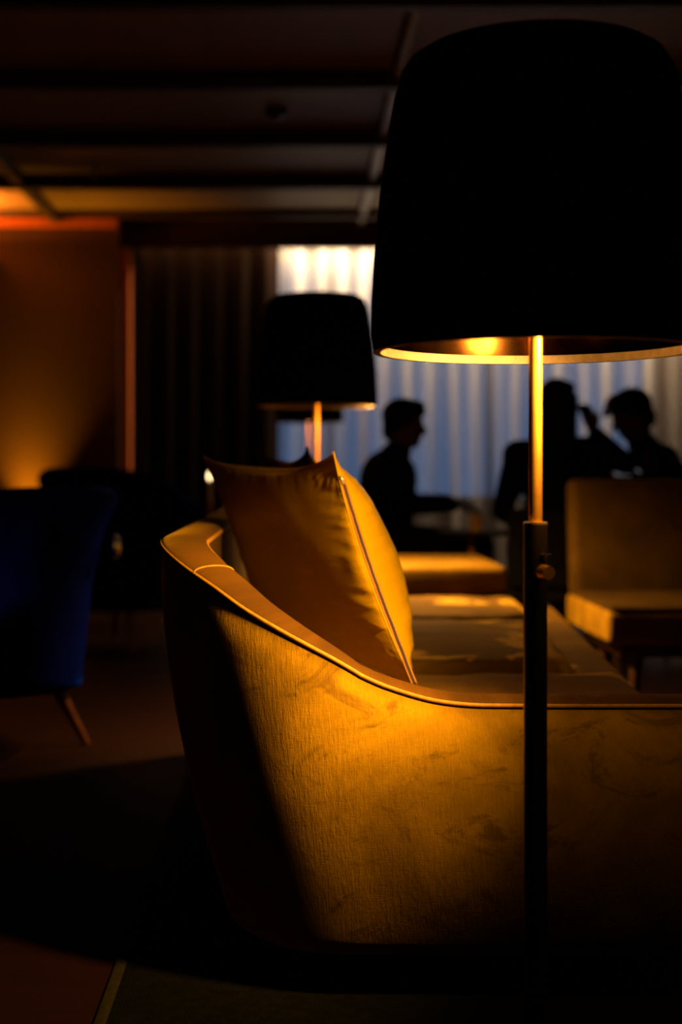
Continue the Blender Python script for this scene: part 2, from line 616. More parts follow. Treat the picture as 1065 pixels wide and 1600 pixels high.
# ------------------------------------------------------------------ curtains
def curtain(name, x0, x1, y0, z0, z1, period, amp, mat, seed, thick):
    rnd = random.Random(seed)
    nx_ = int((x1 - x0) / 0.010)
    nz_ = 14
    V, Fc = [], []
    ph = [rnd.uniform(-.5, .5) for _ in range(200)]
    for j in range(nz_ + 1):
        v = j / nz_
        z = z0 + (z1 - z0) * v
        for i in range(nx_ + 1):
            x = x0 + (x1 - x0) * i / nx_
            k = (x - x0) / period
            wob = 0.22 * noise.noise(Vector((k * 0.35, seed, v * 0.5)))
            a = amp * (0.75 + 0.4 * noise.noise(Vector((k * .6, seed + 5, v * .7))))
            w = math.sin(2 * math.pi * (k + wob * (1.2 - 0.7 * v)))
            w2 = 0.25 * math.sin(4 * math.pi * (k + wob) + ph[int(k) % 200] * 2) * (1 - v)
            V.append((x, y0 - a * (math.copysign(abs(w) ** 0.8, w) + w2), z))
    for j in range(nz_):
        for i in range(nx_):
            a = j * (nx_ + 1) + i
            Fc.append((a, a + 1, a + nx_ + 2, a + nx_ + 1))
    o = mesh_obj(name, V, Fc, mat)
    if thick:
        md = o.modifiers.new('s', 'SOLIDIFY')
        md.thickness = thick
    return o


sh = curtain('sheer_curtain', -0.135, 4.6, 11.26, 0.03, 2.74, 0.345, 0.062, M['sheer'], 3, 0)
tag(sh, 'pale sheer pleated curtain across the dusk-blue window, warm lit at its top', 'curtain')
dr = curtain('dark_drape', -1.24, -0.14, 11.17, 0.02, 2.74, 0.193, 0.05, M['drape'], 8, 0.004)
tag(dr, 'dark brown heavy drape in deep folds beside the orange wall jamb', 'curtain')

# ------------------------------------------------------------------ ceiling fittings
o = box_obj('track_rail', (0.470, 3.2, 2.745), (0.510, 10.88, 2.7895), M['white_plastic'], None, 0.004, 1)
tag(o, 'pale slim ceiling track rail running towards the window curtain', 'track rail')


def ceiling_spot(px, py, label, kind):
    Y = (ZC - EYE) * F / (PY - py)
    X = (px - PX) / F * Y
    t = empty('ceiling_spotlight' if kind == 's' else 'smoke_detector', (X, Y, ZC))
    if kind == 's':
        lathe_obj('canopy', [(0, 0), (.045, 0), (.045, -.012), (0, -.012)], M['white_plastic'], t, 24)
        bm = bmesh.new()
        cone_between(bm, (0, 0, -.012), (0, 0, -.04), .008, .008, 10)
        cone_between(bm, (0, .015, -.035), (0, -.02, -.085), .026, .026, 16)
        bm_obj('spot_head', bm, M['white_plastic'], t, True, 40)
        tag(t, label, 'spotlight', 'ceiling spotlights')
    else:
        lathe_obj('detector_body', [(0, 0), (.06, 0), (.06, -.02), (.045, -.04), (0, -.045)], M['dark_metal'], t, 24)
        lathe_obj('sensor_cap', [(0, -.044), (.02, -.044), (.018, -.058), (0, -.06)], M['dark_metal'], t, 16)
        tag(t, label, 'smoke detector')


ceiling_spot(148, 254, 'small pale ceiling spotlight left of the room, nearer the camera', 's')
ceiling_spot(307, 346, 'small pale ceiling spotlight just in front of the dark drape', 's')
ceiling_spot(432, 172, 'dark round smoke detector on a ceiling panel left of the large lampshade', 'd')


# ------------------------------------------------------------------ floor lamps
def make_lamp(loc, rim, label, head, aim, power, cone):
    """rim = height of the shade's lower edge"""
    t = empty('floor_lamp', loc)
    tag(t, label, 'lamp', 'floor lamps with black drum shades')
    so = [(0.205, 0.0), (0.2085, 0.020), (0.2075, 0.06), (0.204, 0.12), (0.197, 0.20), (0.187, 0.27), (0.178, 0.322),
          (0.170, 0.349), (0.160, 0.365), (0.146, 0.374), (0.12, 0.378), (0.0, 0.380)]
    si = [(max(r - 0.003, 0), z - (0.003 if r < .17 else 0)) for r, z in so]
    prof = [(r, z + rim) for r, z in so] + [(r, z + rim) for r, z in reversed(si)]
    lathe_obj('shade', prof, M['shade'], t, 96)
    ln = [(r - 0.0045, z + rim - (0.005 if r < .17 else -0.0005)) for r, z in so[:-1]]
    ln = [(max(r, 0), z) for r, z in ln] + [(0, rim + .374)]
    lathe_obj('shade_lining', ln, M['lining'], t, 96)
    lathe_obj('shade_hem', [(0.2055, rim - 0.001), (0.2055, rim + 0.0005), (0.199, rim + 0.0005), (0.2005, rim + .0105), (0.197, rim + .0105),
                            (0.1955, rim - 0.001)], M['hem'], t, 96, close=True)
    sl = 0.784 + (rim - 1.004) * 0.5
    lathe_obj('pole', [(0, sl - .05), (.0085, sl - .05), (.0085, rim + .15), (0, rim + .15)], M['brass'], t, 24)
    slv = lathe_obj('sleeve', [(0, .02), (.0150, .02), (.0150, sl - .003), (0, sl - .003)], M['dark_metal'], t, 32)
    lathe_obj('sleeve_rim', [(.0085, sl - .003), (.0152, sl - .003), (.0152, sl), (.0085, sl)], M['brass_edge'], slv, 32, close=True)
    bm = bmesh.new()
    zk = sl - 0.062
    cone_between(bm, (.003, -.012, zk), (.0065, -.029, zk), .0045, .0045, 12)
    cone_between(bm, (.0055, -.024, zk), (.0105, -.038, zk), .0095, .0085, 20)
    bm_obj('knob', bm, M['brass'], t, True, 40)
    bm = bmesh.new()
    box(bm, (.004, -.0168, sl - .041), (.0165, -.0135, sl - .0396))
    box(bm, (.0100, -.0168, sl - .047), (.0112, -.0140, sl - .041))
    bm_obj('locking_slot', bm, M['chrome'], t, False)
    lathe_obj('base', [(0, 0.001), (.125, .001), (.127, .006), (.125, .014), (.05, .018), (.02, .022), (.018, .04), (0, .04)], M['dark_metal'], t, 48)
    # adjustable lamp head up inside the shade, its lens facing down
    bx, by, bz = head
    tube_obj('socket_arm', [(0, 0, rim + .13), (bx * .5, by * .5, rim + .135), (bx, by, rim + bz + .06)], .006, M['dark_metal'], t)
    hd = lathe_obj('lamp_head', [(0, .062), (.016, .060), (.022, .05), (.036, .018), (.037, -.002), (.0345, -.002), (.033, .004), (0, .004)],
                   M['dark_metal'], t, 28)
    hd.location = (bx, by, rim + bz)
    src = Vector(loc) + Vector((bx, by, rim + bz))
    dirv = (Vector(aim) - src).normalized()
    q = (-dirv).to_track_quat('Z', 'Y')
    hd.rotation_euler = q.to_euler()
    lt = spot_light('lamp_beam', Vector((bx, by, rim + bz)) + dirv * .006, q.to_euler(), power, WARM, math.radians(cone), 1.0, 0.045)
    lt.parent = t
    lathe_obj('lens', [(0, .002), (.030, .002), (.0315, .0035), (0, .0035)], M['lens'], hd, 24)
    # cross spider holding the shade on the pole
    bm = bmesh.new()
    for k in range(3):
        a = 2 * math.pi * k / 3 + .5
        cone_between(bm, (0, 0, rim + .15), (.190 * math.cos(a), .190 * math.sin(a), rim + .20), .002, .002, 6)
    bm_obj('shade_spider', bm, M['dark_metal'], t)
    return t


LAMP_Y = 1.80
LX = (836 - PX) / F * LAMP_Y
make_lamp((LX, LAMP_Y, 0.008), 0.996, 'large nearest floor lamp with black drum shade in front of the mustard sofa arm',
          (0.130, -0.085, 0.060), (-0.13, 2.24, 0.63), 150.0, 82)
make_lamp((0.068, 4.85, 0), 1.077, 'second floor lamp, its black shade seen above the gold satin pillow',
          (0.085, -0.035, 0.060), (0.44, 4.75, 0.20), 200.0, 160)
make_lamp((0.074, 8.60, 0), 1.156, 'farthest floor lamp, mostly hidden behind the second black lampshade',
          (0.03, -0.12, 0.060), (0.1, 8.4, 0.0), 40.0, 160)

# ------------------------------------------------------------------ sofa
sofa = empty('sofa', (0, 0, 0))
tag(sofa, 'mustard velvet sofa with curved corner, low arm towards the camera and piped edge', 'sofa')
CX, CYT, RT, YA = 0.0966, 2.45, 0.33, 2.12
TH = 0.08
ZB = 0.074
X_END, Y_END = 0.74, 4.46
path = []     # (x, y, nx, ny, ztop, inset_bottom, s)


def ztop_x(x, y):
    """height of the top edge read off the photograph at these places along the corner"""
    tab = [(0.40, .513), (0.26, .514), (0.20, .521), (0.12, .546), (0.054, .5835), (-0.023, .622), (-0.082, .653),
           (-0.132, .685), (-0.176, .708), (-0.211, .728), (-0.229, .739), (-0.2334, .745)]
    if y > CYT:
        return 0.745
    if x >= tab[0][0]:
        return tab[0][1]
    for (a, za), (b, zb) in zip(tab, tab[1:]):
        if x >= b:
            return za + (zb - za) * (a - x) / (a - b)
    return 0.745


s = 0.0
NA, NC, NB = 60, 64, 60
pts = []
for i in range(NA):
    pts.append((X_END + (CX - X_END) * i / NA, YA, 0, -1))
for i in range(NC + 1):
    a = -math.pi / 2 - (math.pi / 2) * i / NC
    pts.append((CX + RT * math.cos(a), CYT + RT * math.sin(a), math.cos(a), math.sin(a)))
for i in range(1, NB + 1):
    pts.append((CX - RT, CYT + (Y_END - CYT) * i / NB, -1, 0))
for i, (x, y, nx_, ny_) in enumerate(pts):
    if i:
        s += math.hypot(x - pts[i - 1][0], y - pts[i - 1][1])
    ang = math.degrees(math.atan2(-nx_, -ny_))          # 0 on the arm, 90 on the back
    ins = 0.14 + (0.125 - 0.14) * smooth(0, 80, ang)
    path.append([x, y, nx_, ny_, ztop_x(x, y), ins, s])
# smooth the top line
zs = [p[4] for p in path]
for _ in range(6):
    zs = [zs[0]] + [(zs[i - 1] + zs[i] * 2 + zs[i + 1]) / 4 for i in range(1, len(zs) - 1)] + [zs[-1]]
for p, z in zip(path, zs):
    p[4] = z


def sofa_profile(zt, ins):
    """(offset inward, z, v) from the outer bottom round over the top to the inside"""
    pr = []
    n = 26
    z1 = zt - 0.016
    for k in range(n + 1):
        t = k / n
        z = ZB + (z1 - ZB) * t
        o_ = ins * max(0.0, 1 - t) ** 1.45 - 0.010 * math.sin(math.pi * min(1.0, max(0.0, 1 - t))) + 0.003 * smooth(.92, 1, t)
        if t < 0.045:
            o_ += 0.028 * (1 - t / 0.045) ** 2
        pr.append((o_, z))
    # rounded top band
    for k in range(1, 15):
        t = k / 14
        a = math.pi * (1 - t)
        pr.append((TH / 2 + TH / 2 * math.cos(a) * 1.0, z1 + 0.016 * math.sin(a) ** 0.6 if 0 < k < 14 else z1))
    for z_, o_ in ((z1 - .06, TH - .002), (0.42, TH), (0.25, TH + .06), (ZB, ins + .06)):
        pr.append((o_, z_))
    return pr


V, Fc, UV = [], [], []
npr = None
n_out = 27
first = len(path)
for idx, (x, y, nx_, ny_, zt, ins, s_) in enumerate(path):
    pr = sofa_profile(zt, ins)
    npr = len(pr)
    # round off the two ends
    e = min(idx, len(path) - 1 - idx)
    q = 1.0
    for (o_, z_) in pr:
        V.append((x - nx_ * o_, y - ny_ * o_, z_))
        UV.append((s_, z_ if True else 0))
for i in range(len(path) - 1):
    for k in range(npr):
        k2 = (k + 1) % npr
        Fc.append((i * npr + k, (i + 1) * npr + k, (i + 1) * npr + k2, i * npr + k2))
Fc.append(tuple(range(npr)))
Fc.append(tuple((len(path) - 1) * npr + k for k in range(npr))[::-1])
shell = mesh_obj('shell', V, Fc, M['sofa'], sofa, True, UV)
bmx = bmesh.new()
bmx.from_mesh(shell.data)
bmesh.ops.recalc_face_normals(bmx, faces=bmx.faces[:])
bmx.to_mesh(shell.data)
bmx.free()
# the top band is a strip of its own, sewn between the two lines of piping
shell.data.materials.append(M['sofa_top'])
shell.data.materials.append(M['seat_brown'])  # inner face, like the band, coloured darker to cut light bounced onto the pillow
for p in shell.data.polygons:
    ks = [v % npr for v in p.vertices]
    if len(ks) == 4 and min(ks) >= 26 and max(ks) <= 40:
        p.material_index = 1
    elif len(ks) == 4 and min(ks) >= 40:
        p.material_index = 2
shell.data.set_sharp_from_angle(angle=math.radians(75))
tube_obj('piping', [(x - nx_ * .0032, y - ny_ * .0032, zt - .011) for x, y, nx_, ny_, zt, ins, s_ in path], 0.0036, M['piping'], sofa, 8)
tube_obj('piping', [(x - nx_ * (TH - .001), y - ny_ * (TH - .001), zt - .014) for x, y, nx_, ny_, zt, ins, s_ in path], 0.004, M['piping'], sofa, 6)


# cross seam on the top band at the corner
def cross_seam(i):
    x, y, nx_, ny_, zt, ins, s_ = path[i]
    return [(x - nx_ * (TH / 2 + TH / 2 * math.cos(a)), y - ny_ * (TH / 2 + TH / 2 * math.cos(a)),
             zt - .016 + 0.0165 * math.sin(a) ** .6) for a in [math.pi * (1 - k / 12) for k in range(1, 12)]]


ci = min(range(len(path)), key=lambda i: abs(path[i][0] + 0.165) + abs(path[i][1] - 2.25))
tube_obj('seam', cross_seam(ci), 0.0016, M['piping'], sofa, 6)


def seat_x(y):
    return 0.648 + (y - 2.54) * 0.082


# base under the cushions
bm = bmesh.new()
arc_pts = [(math.cos(a), math.sin(a)) for a in [-math.pi / 2 - math.pi / 2 * k / 8 for k in range(9)]]
hi = [(seat_x(4.46), 4.46), (-0.150, 4.46)] + [(CX + .246 * c, CYT + .246 * q) for c, q in arc_pts[::-1]] + [(seat_x(2.204), 2.204)]
lo = [(seat_x(4.46) - .06, 4.42), (-0.08, 4.42)] + [(CX + .15 * c, CYT + .06 + .15 * q) for c, q in arc_pts[::-1]] + [(0.59, 2.36)]
vb = [bm.verts.new((x, y, ZB + .01)) for x, y in lo]
vt = [bm.verts.new((x, y, 0.43)) for x, y in hi]
bm.faces.new(vb[::-1])
bm.faces.new(vt)
for k in range(len(hi)):
    k2 = (k + 1) % len(hi)
    bm.faces.new((vb[k], vb[k2], vt[k2], vt[k]))
bmesh.ops.bevel(bm, geom=[e for e in bm.edges if abs(e.verts[0].co.z - e.verts[1].co.z) < 1e-4], offset=0.012, segments=2, profile=0.5, affect='EDGES')
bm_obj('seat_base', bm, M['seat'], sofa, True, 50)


def seat_cushion(y0, y1, ztop, margin):
    nxx, nyy = 40, 40
    V, Fc = [], []
    rnd = y0 * 7.3

    def P(u, v):
        y = y0 + (y1 - y0) * v
        xl, xr = -0.150, seat_x(y) - margin
        if y < CYT:
            xl = CX - math.sqrt(max(0.0, .243 ** 2 - (CYT - y) ** 2))
        return xl + (xr - xl) * u, y
    for j in range(nyy + 1):
        for i in range(nxx + 1):
            u, v = i / nxx, j / nyy
            x, y = P(u, v)
            e = min(u * .75, (1 - u) * .75, v * (y1 - y0), (1 - v) * (y1 - y0))
            k = 1 - max(0, 1 - e / 0.035) ** 2.2
            z = ztop - 0.05 * (1 - k) + 0.010 * smooth(0, .25, e) + 0.006 * noise.noise(Vector((x * 5, y * 5, rnd)))
            z += 0.008 * noise.noise(Vector((x * 16, y * 16, rnd))) * (1 - smooth(0.0, .12, e))
            V.append((x, y, z))
    n1 = len(V)
    for j in range(nyy):
        for i in range(nxx):
            a = j * (nxx + 1) + i
            Fc.append((a, a + 1, a + nxx + 2, a + nxx + 1))
    # skirt down to the deck
    ring = [i for i in range(nxx + 1)] + [j * (nxx + 1) + nxx for j in range(1, nyy + 1)] + \
           [nyy * (nxx + 1) + i for i in range(nxx - 1, -1, -1)] + [j * (nxx + 1) for j in range(nyy - 1, 0, -1)]
    for r in ring:
        V.append((V[r][0], V[r][1], 0.425))
    m = len(ring)
    for k in range(m):
        Fc.append((ring[k], n1 + k, n1 + (k + 1) % m, ring[(k + 1) % m]))
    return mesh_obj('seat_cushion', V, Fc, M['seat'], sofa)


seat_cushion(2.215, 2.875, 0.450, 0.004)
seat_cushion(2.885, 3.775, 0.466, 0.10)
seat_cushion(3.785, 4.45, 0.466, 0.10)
for (x, y) in ((-0.02, 2.48), (0.52, 2.46), (-0.02, 4.3), (0.66, 4.3)):
    bm = bmesh.new()
    cone_between(bm, (x, y, 0.009), (x, y, ZB + .02), .018, .024, 14)
    bm_obj('leg', bm, M['dark_wood'], sofa, True, 40)


# ------------------------------------------------------------------ pillows
def make_pillow(name, label, A, B, D, size_t, mat, seed, zipper):
    """A top corner, B bottom corner of the near seam; D top corner of the far seam"""
    A, B, D = Vector(A), Vector(B), Vector(D)
    U = (D - A)
    Vv = (B - A)
    nrm = Vv.cross(U).normalized()            # front side
    cen = A + U / 2 + Vv / 2
    t = empty(name, (cen.x, cen.y, B.z))
    org = t.location.copy()
    n = 110

    def surf(u, v, side):
        # u,v in -1..1 ; u=-1 near seam, v=-1 top
        pin = 0.105
        uu = u * (1 - pin * (1 - v * v) * abs(u) ** 3)
        vv = v * (1 - 1.6 * pin * (1 - u * u) ** .7 * abs(v) ** 3)
        p = A + U * ((uu + 1) / 2) + Vv * ((vv + 1) / 2)
        prof = ((1 - u * u) ** 0.46) * ((1 - v * v) ** 0.50) * (1 - (.45 if side > 0 else .7) * math.exp(-(math.hypot(1 - abs(u), 1 - abs(v)) / (.26 if side > 0 else .42)) ** 2))
        h = (size_t if side > 0 else size_t * .18) * prof
        # wrinkles running in from the seams
        eu, ev = 1 - abs(u), 1 - abs(v)
        w = 0.0
        w += math.exp(-((eu - .10) / .13) ** 2) * noise.noise(Vector((v * 13, u * 1.5, seed + side * 9))) * .005
        w += math.exp(-((ev - .10) / .13) ** 2) * noise.noise(Vector((u * 13, v * 1.5, seed + 4 + side * 9))) * .0015
        w += math.exp(-((eu - .04) / .05) ** 2) * noise.noise(Vector((v * 42, u * 2, seed + side * 3))) * .0025
        w += 0.006 * noise.noise(Vector((u * 2.2, v * 2.2, seed + side * 5))) * prof
        # gathers at the corners
        rc = math.hypot(eu, ev)
        w += math.exp(-(rc / .25) ** 2) * noise.noise(Vector((math.atan2(ev, eu) * 7, rc * 4, seed))) * .010 * min(1, prof * 5)
        return p + nrm * (side * (h + w * min(1.0, prof * 4)))

    for side, pn in ((1, 'front_panel'), (-1, 'back_panel')):
        Vs, Fs, Us = [], [], []
        for j in range(n + 1):
            for i in range(n + 1):
                # denser near the seams
                u = math.sin((i / n - .5) * math.pi)
                v = math.sin((j / n - .5) * math.pi)
                Vs.append(surf(u, v, side) - org)
                Us.append((u * .23 + 1.3 * side, v * .23))
        for j in range(n):
            for i in range(n):
                a = j * (n + 1) + i
                f = (a, a + 1, a + n + 2, a + n + 1)
                Fs.append(f if side < 0 else f[::-1])
        mesh_obj(pn, Vs, Fs, mat, t, True, Us)
    # seam welt round the edge
    loop = [surf(-1 + 2 * k / 60, -1, 1) for k in range(61)] + [surf(1, -1 + 2 * k / 60, 1) for k in range(1, 61)] + \
           [surf(1 - 2 * k / 60, 1, 1) for k in range(1, 61)] + [surf(-1, 1 - 2 * k / 60, 1) for k in range(1, 61)]
    tube_obj('seam_welt', [p - org for p in loop], 0.0022, mat, t, 6)
    if zipper:
        ks = [-.78 + 1.72 * k / 70 for k in range(71)]
        off = 0.9988
        tape = tube_obj('zipper', [surf(-off, v, 1) - org for v in ks], 0.0042, M['zip_tape'], t, 8)
        tube_obj('zipper_teeth', [surf(-off, v, 1) + nrm * .0042 - Vector((0, .002, 0)) - org for v in ks], 0.0021, M['zip_teeth'], tape, 6)
        tube_obj('zipper_teeth', [surf(-off, v, 1) - nrm * .0036 - Vector((0, .002, 0)) - org for v in ks], 0.0016, M['zip_teeth'], tape, 6)
        p0, p1 = surf(-off, -.80, 1), surf(-off, -.725, 1)
        dn = Vector((0, -.005, 0))
        V_, F_ = tube([p0 + dn - org, p1 + dn - org], 0.0034, 6)
        mesh_obj('zipper_pull', V_, F_, M['zip_pull'], t)
    tag(t, label, 'pillow', 'satin pillows on the sofa')
    return t


make_pillow('pillow', 'gold satin zipped pillow leaning in the sofa corner, its bright face to the right',
            (0.064, 2.46, 0.886), (0.206, 2.42, 0.475), (-0.197, 3.00, 0.887), 0.138, M['satin'], 1.0, True)
make_pillow('pillow', 'darker satin pillow mostly hidden behind the zipped gold pillow',
            (0.022, 3.02, 0.905), (0.17, 2.98, 0.488), (-0.10, 3.40, 0.908), 0.08, M['satin_dark'], 5.0, False)

# ------------------------------------------------------------------ rug
rug = box_obj('rug', (-0.30, 0.6, 0.0), (0.93, 4.70, 0.008), M['rug'], None, .003, 1)
tag(rug, 'dark olive rug under the mustard sofa', 'rug')
box_obj('binding', (-0.312, 0.6, 0.0), (-0.290, 4.70, 0.0095), M['rug_edge'], rug, .003, 1)


# ------------------------------------------------------------------ blue tub chairs
def make_blue_chair(loc, rz, label, hb=1.0):
    t = empty('blue_tub_chair', loc, rz)
    tag(t, label, 'chair', 'blue velvet tub chairs')
    ZS_, ZT_ = 0.19, 0.80 * hb
    # back shell: open tub, facing -Y in local space; flared rolled top
    V, Fc = [], []
    n = 48
    prof_n = 0
    for i in range(n + 1):
        a = math.radians(-30 + 240 * i / n)          # 90 = straight back (+Y)
        k = 0.5 + 0.5 * math.cos((a - math.pi / 2) * 1.1)
        zt = (0.60 + (ZT_ - 0.60) * smooth(.02, 1.0, k))
        pr = []
        m = 16
        for j in range(m + 1):
            u = j / m
            r = 0.30 + 0.055 * u + 0.060 * u ** 5
            pr.append((r, ZS_ + (zt - ZS_) * u))
        for j in range(1, 9):
            w = math.pi * j / 8
            pr.append((0.415 - 0.03 + 0.03 * math.cos(w) , zt + 0.03 * math.sin(w)))
        for j in range(m, -1, -1):
            u = j / m
            r = 0.235 + 0.055 * u + 0.060 * u ** 5
            pr.append((r, ZS_ + (zt - ZS_) * u - (.004 if j == m else 0)))
        prof_n = len(pr)
        for r, z in pr:
            V.append((r * 1.02 * math.cos(a), r * 0.98 * math.sin(a), z))
    for i in range(n):
        for j in range(prof_n):
            j2 = (j + 1) % prof_n
            Fc.append((i * prof_n + j, (i + 1) * prof_n + j, (i + 1) * prof_n + j2, i * prof_n + j2))
    Fc.append(tuple(range(prof_n)))
    Fc.append(tuple(n * prof_n + j for j in range(prof_n))[::-1])
    o = mesh_obj('back_shell', V, Fc, M['blue'], t)
    bmx = bmesh.new()
    bmx.from_mesh(o.data)
    bmesh.ops.recalc_face_normals(bmx, faces=bmx.faces[:])
    bmx.to_mesh(o.data)
    bmx.free()
    lathe_obj('seat', [(0, .20), (.225, .20), (.232, .24), (.232, .40), (.215, .435), (.15, .45), (0, .452)], M['blue'], t, 48)
    for k in range(4):
        a = math.radians(45 + 90 * k)
        bm = bmesh.new()
        cone_between(bm, (.21 * math.cos(a), .21 * math.sin(a), .20), (.315 * math.cos(a), .315 * math.sin(a), .0), .022, .011, 12)
        bm_obj('leg', bm, M['red_wood'], t, True, 40)
    return t


c1 = make_blue_chair((-0.97, 4.42, 0), math.radians(-128), 'nearest blue velvet tub chair at the left edge, its back flared', 0.975)
glint = lathe_obj('back_glint', [(0, -.012), (.020, -.010), (.030, 0), (.024, .012), (.010, .018), (0, .019)], M['chrome'], c1, 20)  # chrome blob added as a stand-in for a highlight on the chair back
glint.location = (-0.252, 0.318, 0.62)
glint.rotation_euler = (math.radians(90), 0, math.radians(128 + 90))
glint.scale = (0.7, 1.35, 1.0)
make_blue_chair((-0.86, 7.05, 0), math.radians(150), 'farther blue velvet tub chair behind the nearest one, before the dark drape', 1.06)

# ------------------------------------------------------------------ ottoman beyond the sofa
ot = empty('ottoman', (0.4625, 5.155, 0))
tag(ot, 'mustard upholstered ottoman with rounded corners beyond the far end of the sofa', 'ottoman')
box_obj('body', (-.238, -.345, .09), (.238, .345, .45), M['ottoman'], ot, .03, 4)
box_obj('top_pad', (-.2475, -.355, .445), (.2475, .355, .535), M['ottoman'], ot, .02, 4)
for sx in (-.19, .19):
    for sy in (-.3, .3):
        bm = bmesh.new()
        cone_between(bm, (sx, sy, .0), (sx, sy, .10), .016, .022, 12)
        bm_obj('leg', bm, M['dark_wood'], ot, True, 40)

# ------------------------------------------------------------------ armless lounge chair at the right
lc = empty('lounge_chair', (1.40, 4.85, 0))
tag(lc, 'brown velvet armless lounge chair with deep seat at the right edge', 'chair')
box_obj('seat', (-.415, -.35, .305), (.41, .36, .412), M['mustard_plain'], lc, .022, 4)
box_obj('seat_top', (-.405, -.342, .400), (.40, .36, .426), M['seat_brown'], lc, .012, 3)
bm = bmesh.new()
box(bm, (-.40, .27, .40), (.41, .40, .825), .03, 4)
for v in bm.verts:
    v.co.y += (v.co.z - .40) * .14
bm_obj('backrest', bm, M['taupe'], lc, True, 60)
box_obj('seat_rail', (-.36, -.27, .255), (.36, .30, .31), M['dark_wood'], lc, .008, 2)
for sx in (-.31, .31):
    for sy in (-.23, .26):
        bm = bmesh.new()
        cone_between(bm, (sx, sy, .0), (sx * .95, sy, .27), .014, .022, 12)
        bm_obj('leg', bm, M['dark_wood'], lc, True, 40)

# ------------------------------------------------------------------ side table with candlestick
st = empty('side_table', (-0.60, 8.05, 0))
tag(st, 'small red-brown wooden side table holding a lit candle, behind the blue chairs', 'table')
lathe_obj('table_top', [(0, .550), (.20, .550), (.21, .560), (.21, .570), (.20, .577), (0, .577)], M['red_wood'], st, 40)
lathe_obj('pedestal', [(0, .02), (.024, .02), (.018, .2), (.022, .45), (.05, .552), (0, .552)], M['red_wood'], st, 24)
lathe_obj('foot', [(0, 0), (.15, 0), (.15, .015), (.05, .03), (0, .03)], M['red_wood'], st, 32)
cs = empty('candlestick', (-0.490, 8.02, 0.577))
tag(cs, 'slim candlestick with one lit candle on the wooden side table', 'candlestick')
lathe_obj('holder', [(0, 0), (.045, 0), (.042, .008), (.010, .016), (.008, .08), (.016, .10), (.014, .115), (0, .115)], M['brass'], cs, 20)
lathe_obj('candle', [(0, .112), (.010, .112), (.010, .225), (0, .228)], M['candle'], cs, 14)
lathe_obj('flame', [(0, .232), (.008, .242), (.0095, .252), (.006, .266), (0, .284)], M['flame'], cs, 10)

# uplighter can at the foot of the left wall
up = empty('floor_uplighter', (-2.02, 10.56, 0))
tag(up, 'small dark uplighter can at the foot of the left brown wall', 'uplighter')
bm = bmesh.new()
cone_between(bm, (0, 0, 0.0), (0, 0, .02), .09, .09, 24)
bm_obj('base_plate', bm, M['dark_metal'], up, True, 40)
lathe_obj('can', [(.0, .02), (.06, .02), (.065, .04), (.065, .42), (.060, .42), (.060, .05), (0, .05)], M['dark_metal'], up, 24)

# ------------------------------------------------------------------ cocktail table and dark chairs of the party
ct = empty('cocktail_table', (0.775, 6.30, 0))
tag(ct, 'low dark round cocktail table with brass stem between the seated people', 'table')
lathe_obj('table_top', [(0, .575), (.17, .575), (.175, .585), (.17, .596), (0, .596)], M['marble'], ct, 40)
lathe_obj('pedestal', [(0, .015), (.016, .015), (.016, .577), (0, .577)], M['brass'], ct, 20)
lathe_obj('foot', [(0, 0), (.14, 0), (.14, .010), (.03, .02), (0, .02)], M['dark_metal'], ct, 32)
gl = empty('tumbler', (0.785, 6.22, 0.596))
tag(gl, 'small amber drinking glass on the cocktail table', 'glass')
M['amber'] = plain('amber_glass', (0.5, 0.3, 0.10), 0.15, spec=.8)
lathe_obj('glass', [(0, 0), (.026, 0), (.032, .075), (.029, .075), (.024, .006), (0, .006)], M['amber'], gl, 24)


def dark_chair(loc, rz, label):
    t = empty('dark_chair', loc, rz)
    tag(t, label, 'chair', 'dark chairs of the seated party')
    box_obj('seat', (-.25, -.25, .29), (.25, .25, .385), M['black_cloth'], t, .03, 3)
    bm = bmesh.new()
    box(bm, (-.25, .22, .36), (.25, .29, .70), .025, 3)
    bm_obj('backrest', bm, M['black_cloth'], t, True, 60)
    for sx in (-.2, .2):
        for sy in (-.2, .2):
            bm = bmesh.new()
            cone_between(bm, (sx * 1.1, sy * 1.1, 0), (sx, sy, .30), .012, .018, 10)
            bm_obj('leg', bm, M['dark_wood'], t, True, 40)
    return t


# ------------------------------------------------------------------ people
def capsules_mesh(name, segs, balls, voxel, mat, parent, smooth_it=6, org=Vector()):
    """one continuous skin grown from tapered capsules and ellipsoids"""
    bm = bmesh.new()
    for a, b, ra, rb in segs:
        a, b = Vector(a) - org, Vector(b) - org
        nseg = max(2, int((b - a).length / (min(ra, rb) * 0.6)))
        cone_between(bm, a, b, ra, rb, 16)
        for p, r in ((a, ra), (b, rb)):
            bmesh.ops.create_uvsphere(bm, u_segments=14, v_segments=9, radius=r, matrix=Matrix.Translation(p))
    for c, r, rot in balls:
        bmesh.ops.create_uvsphere(bm, u_segments=24, v_segments=16, radius=1.0,
                                  matrix=Matrix.Translation(Vector(c) - org) @ rot.to_4x4() @ Matrix.Diagonal((*r, 1)))
    me = bpy.data.meshes.new(name)
    bm.to_mesh(me)
    bm.free()
    tmp = bpy.data.objects.new(name + '_tmp', me)
    C.objects.link(tmp)
    md = tmp.modifiers.new('r', 'REMESH')
    md.mode = 'VOXEL'
    md.voxel_size = voxel
    md2 = tmp.modifiers.new('s', 'SMOOTH')
    md2.factor = 0.5
    md2.iterations = smooth_it
    dg = bpy.context.evaluated_depsgraph_get()
    me2 = bpy.data.meshes.new_from_object(tmp.evaluated_get(dg))
    me2.name = name
    bpy.data.objects.remove(tmp)
    bpy.data.meshes.remove(me)
    o = bpy.data.objects.new(name, me2)
    C.objects.link(o)
    me2.polygons.foreach_set('use_smooth', [True] * len(me2.polygons))
    me2.materials.clear()
    me2.materials.append(mat)
    o.parent = parent
    return o


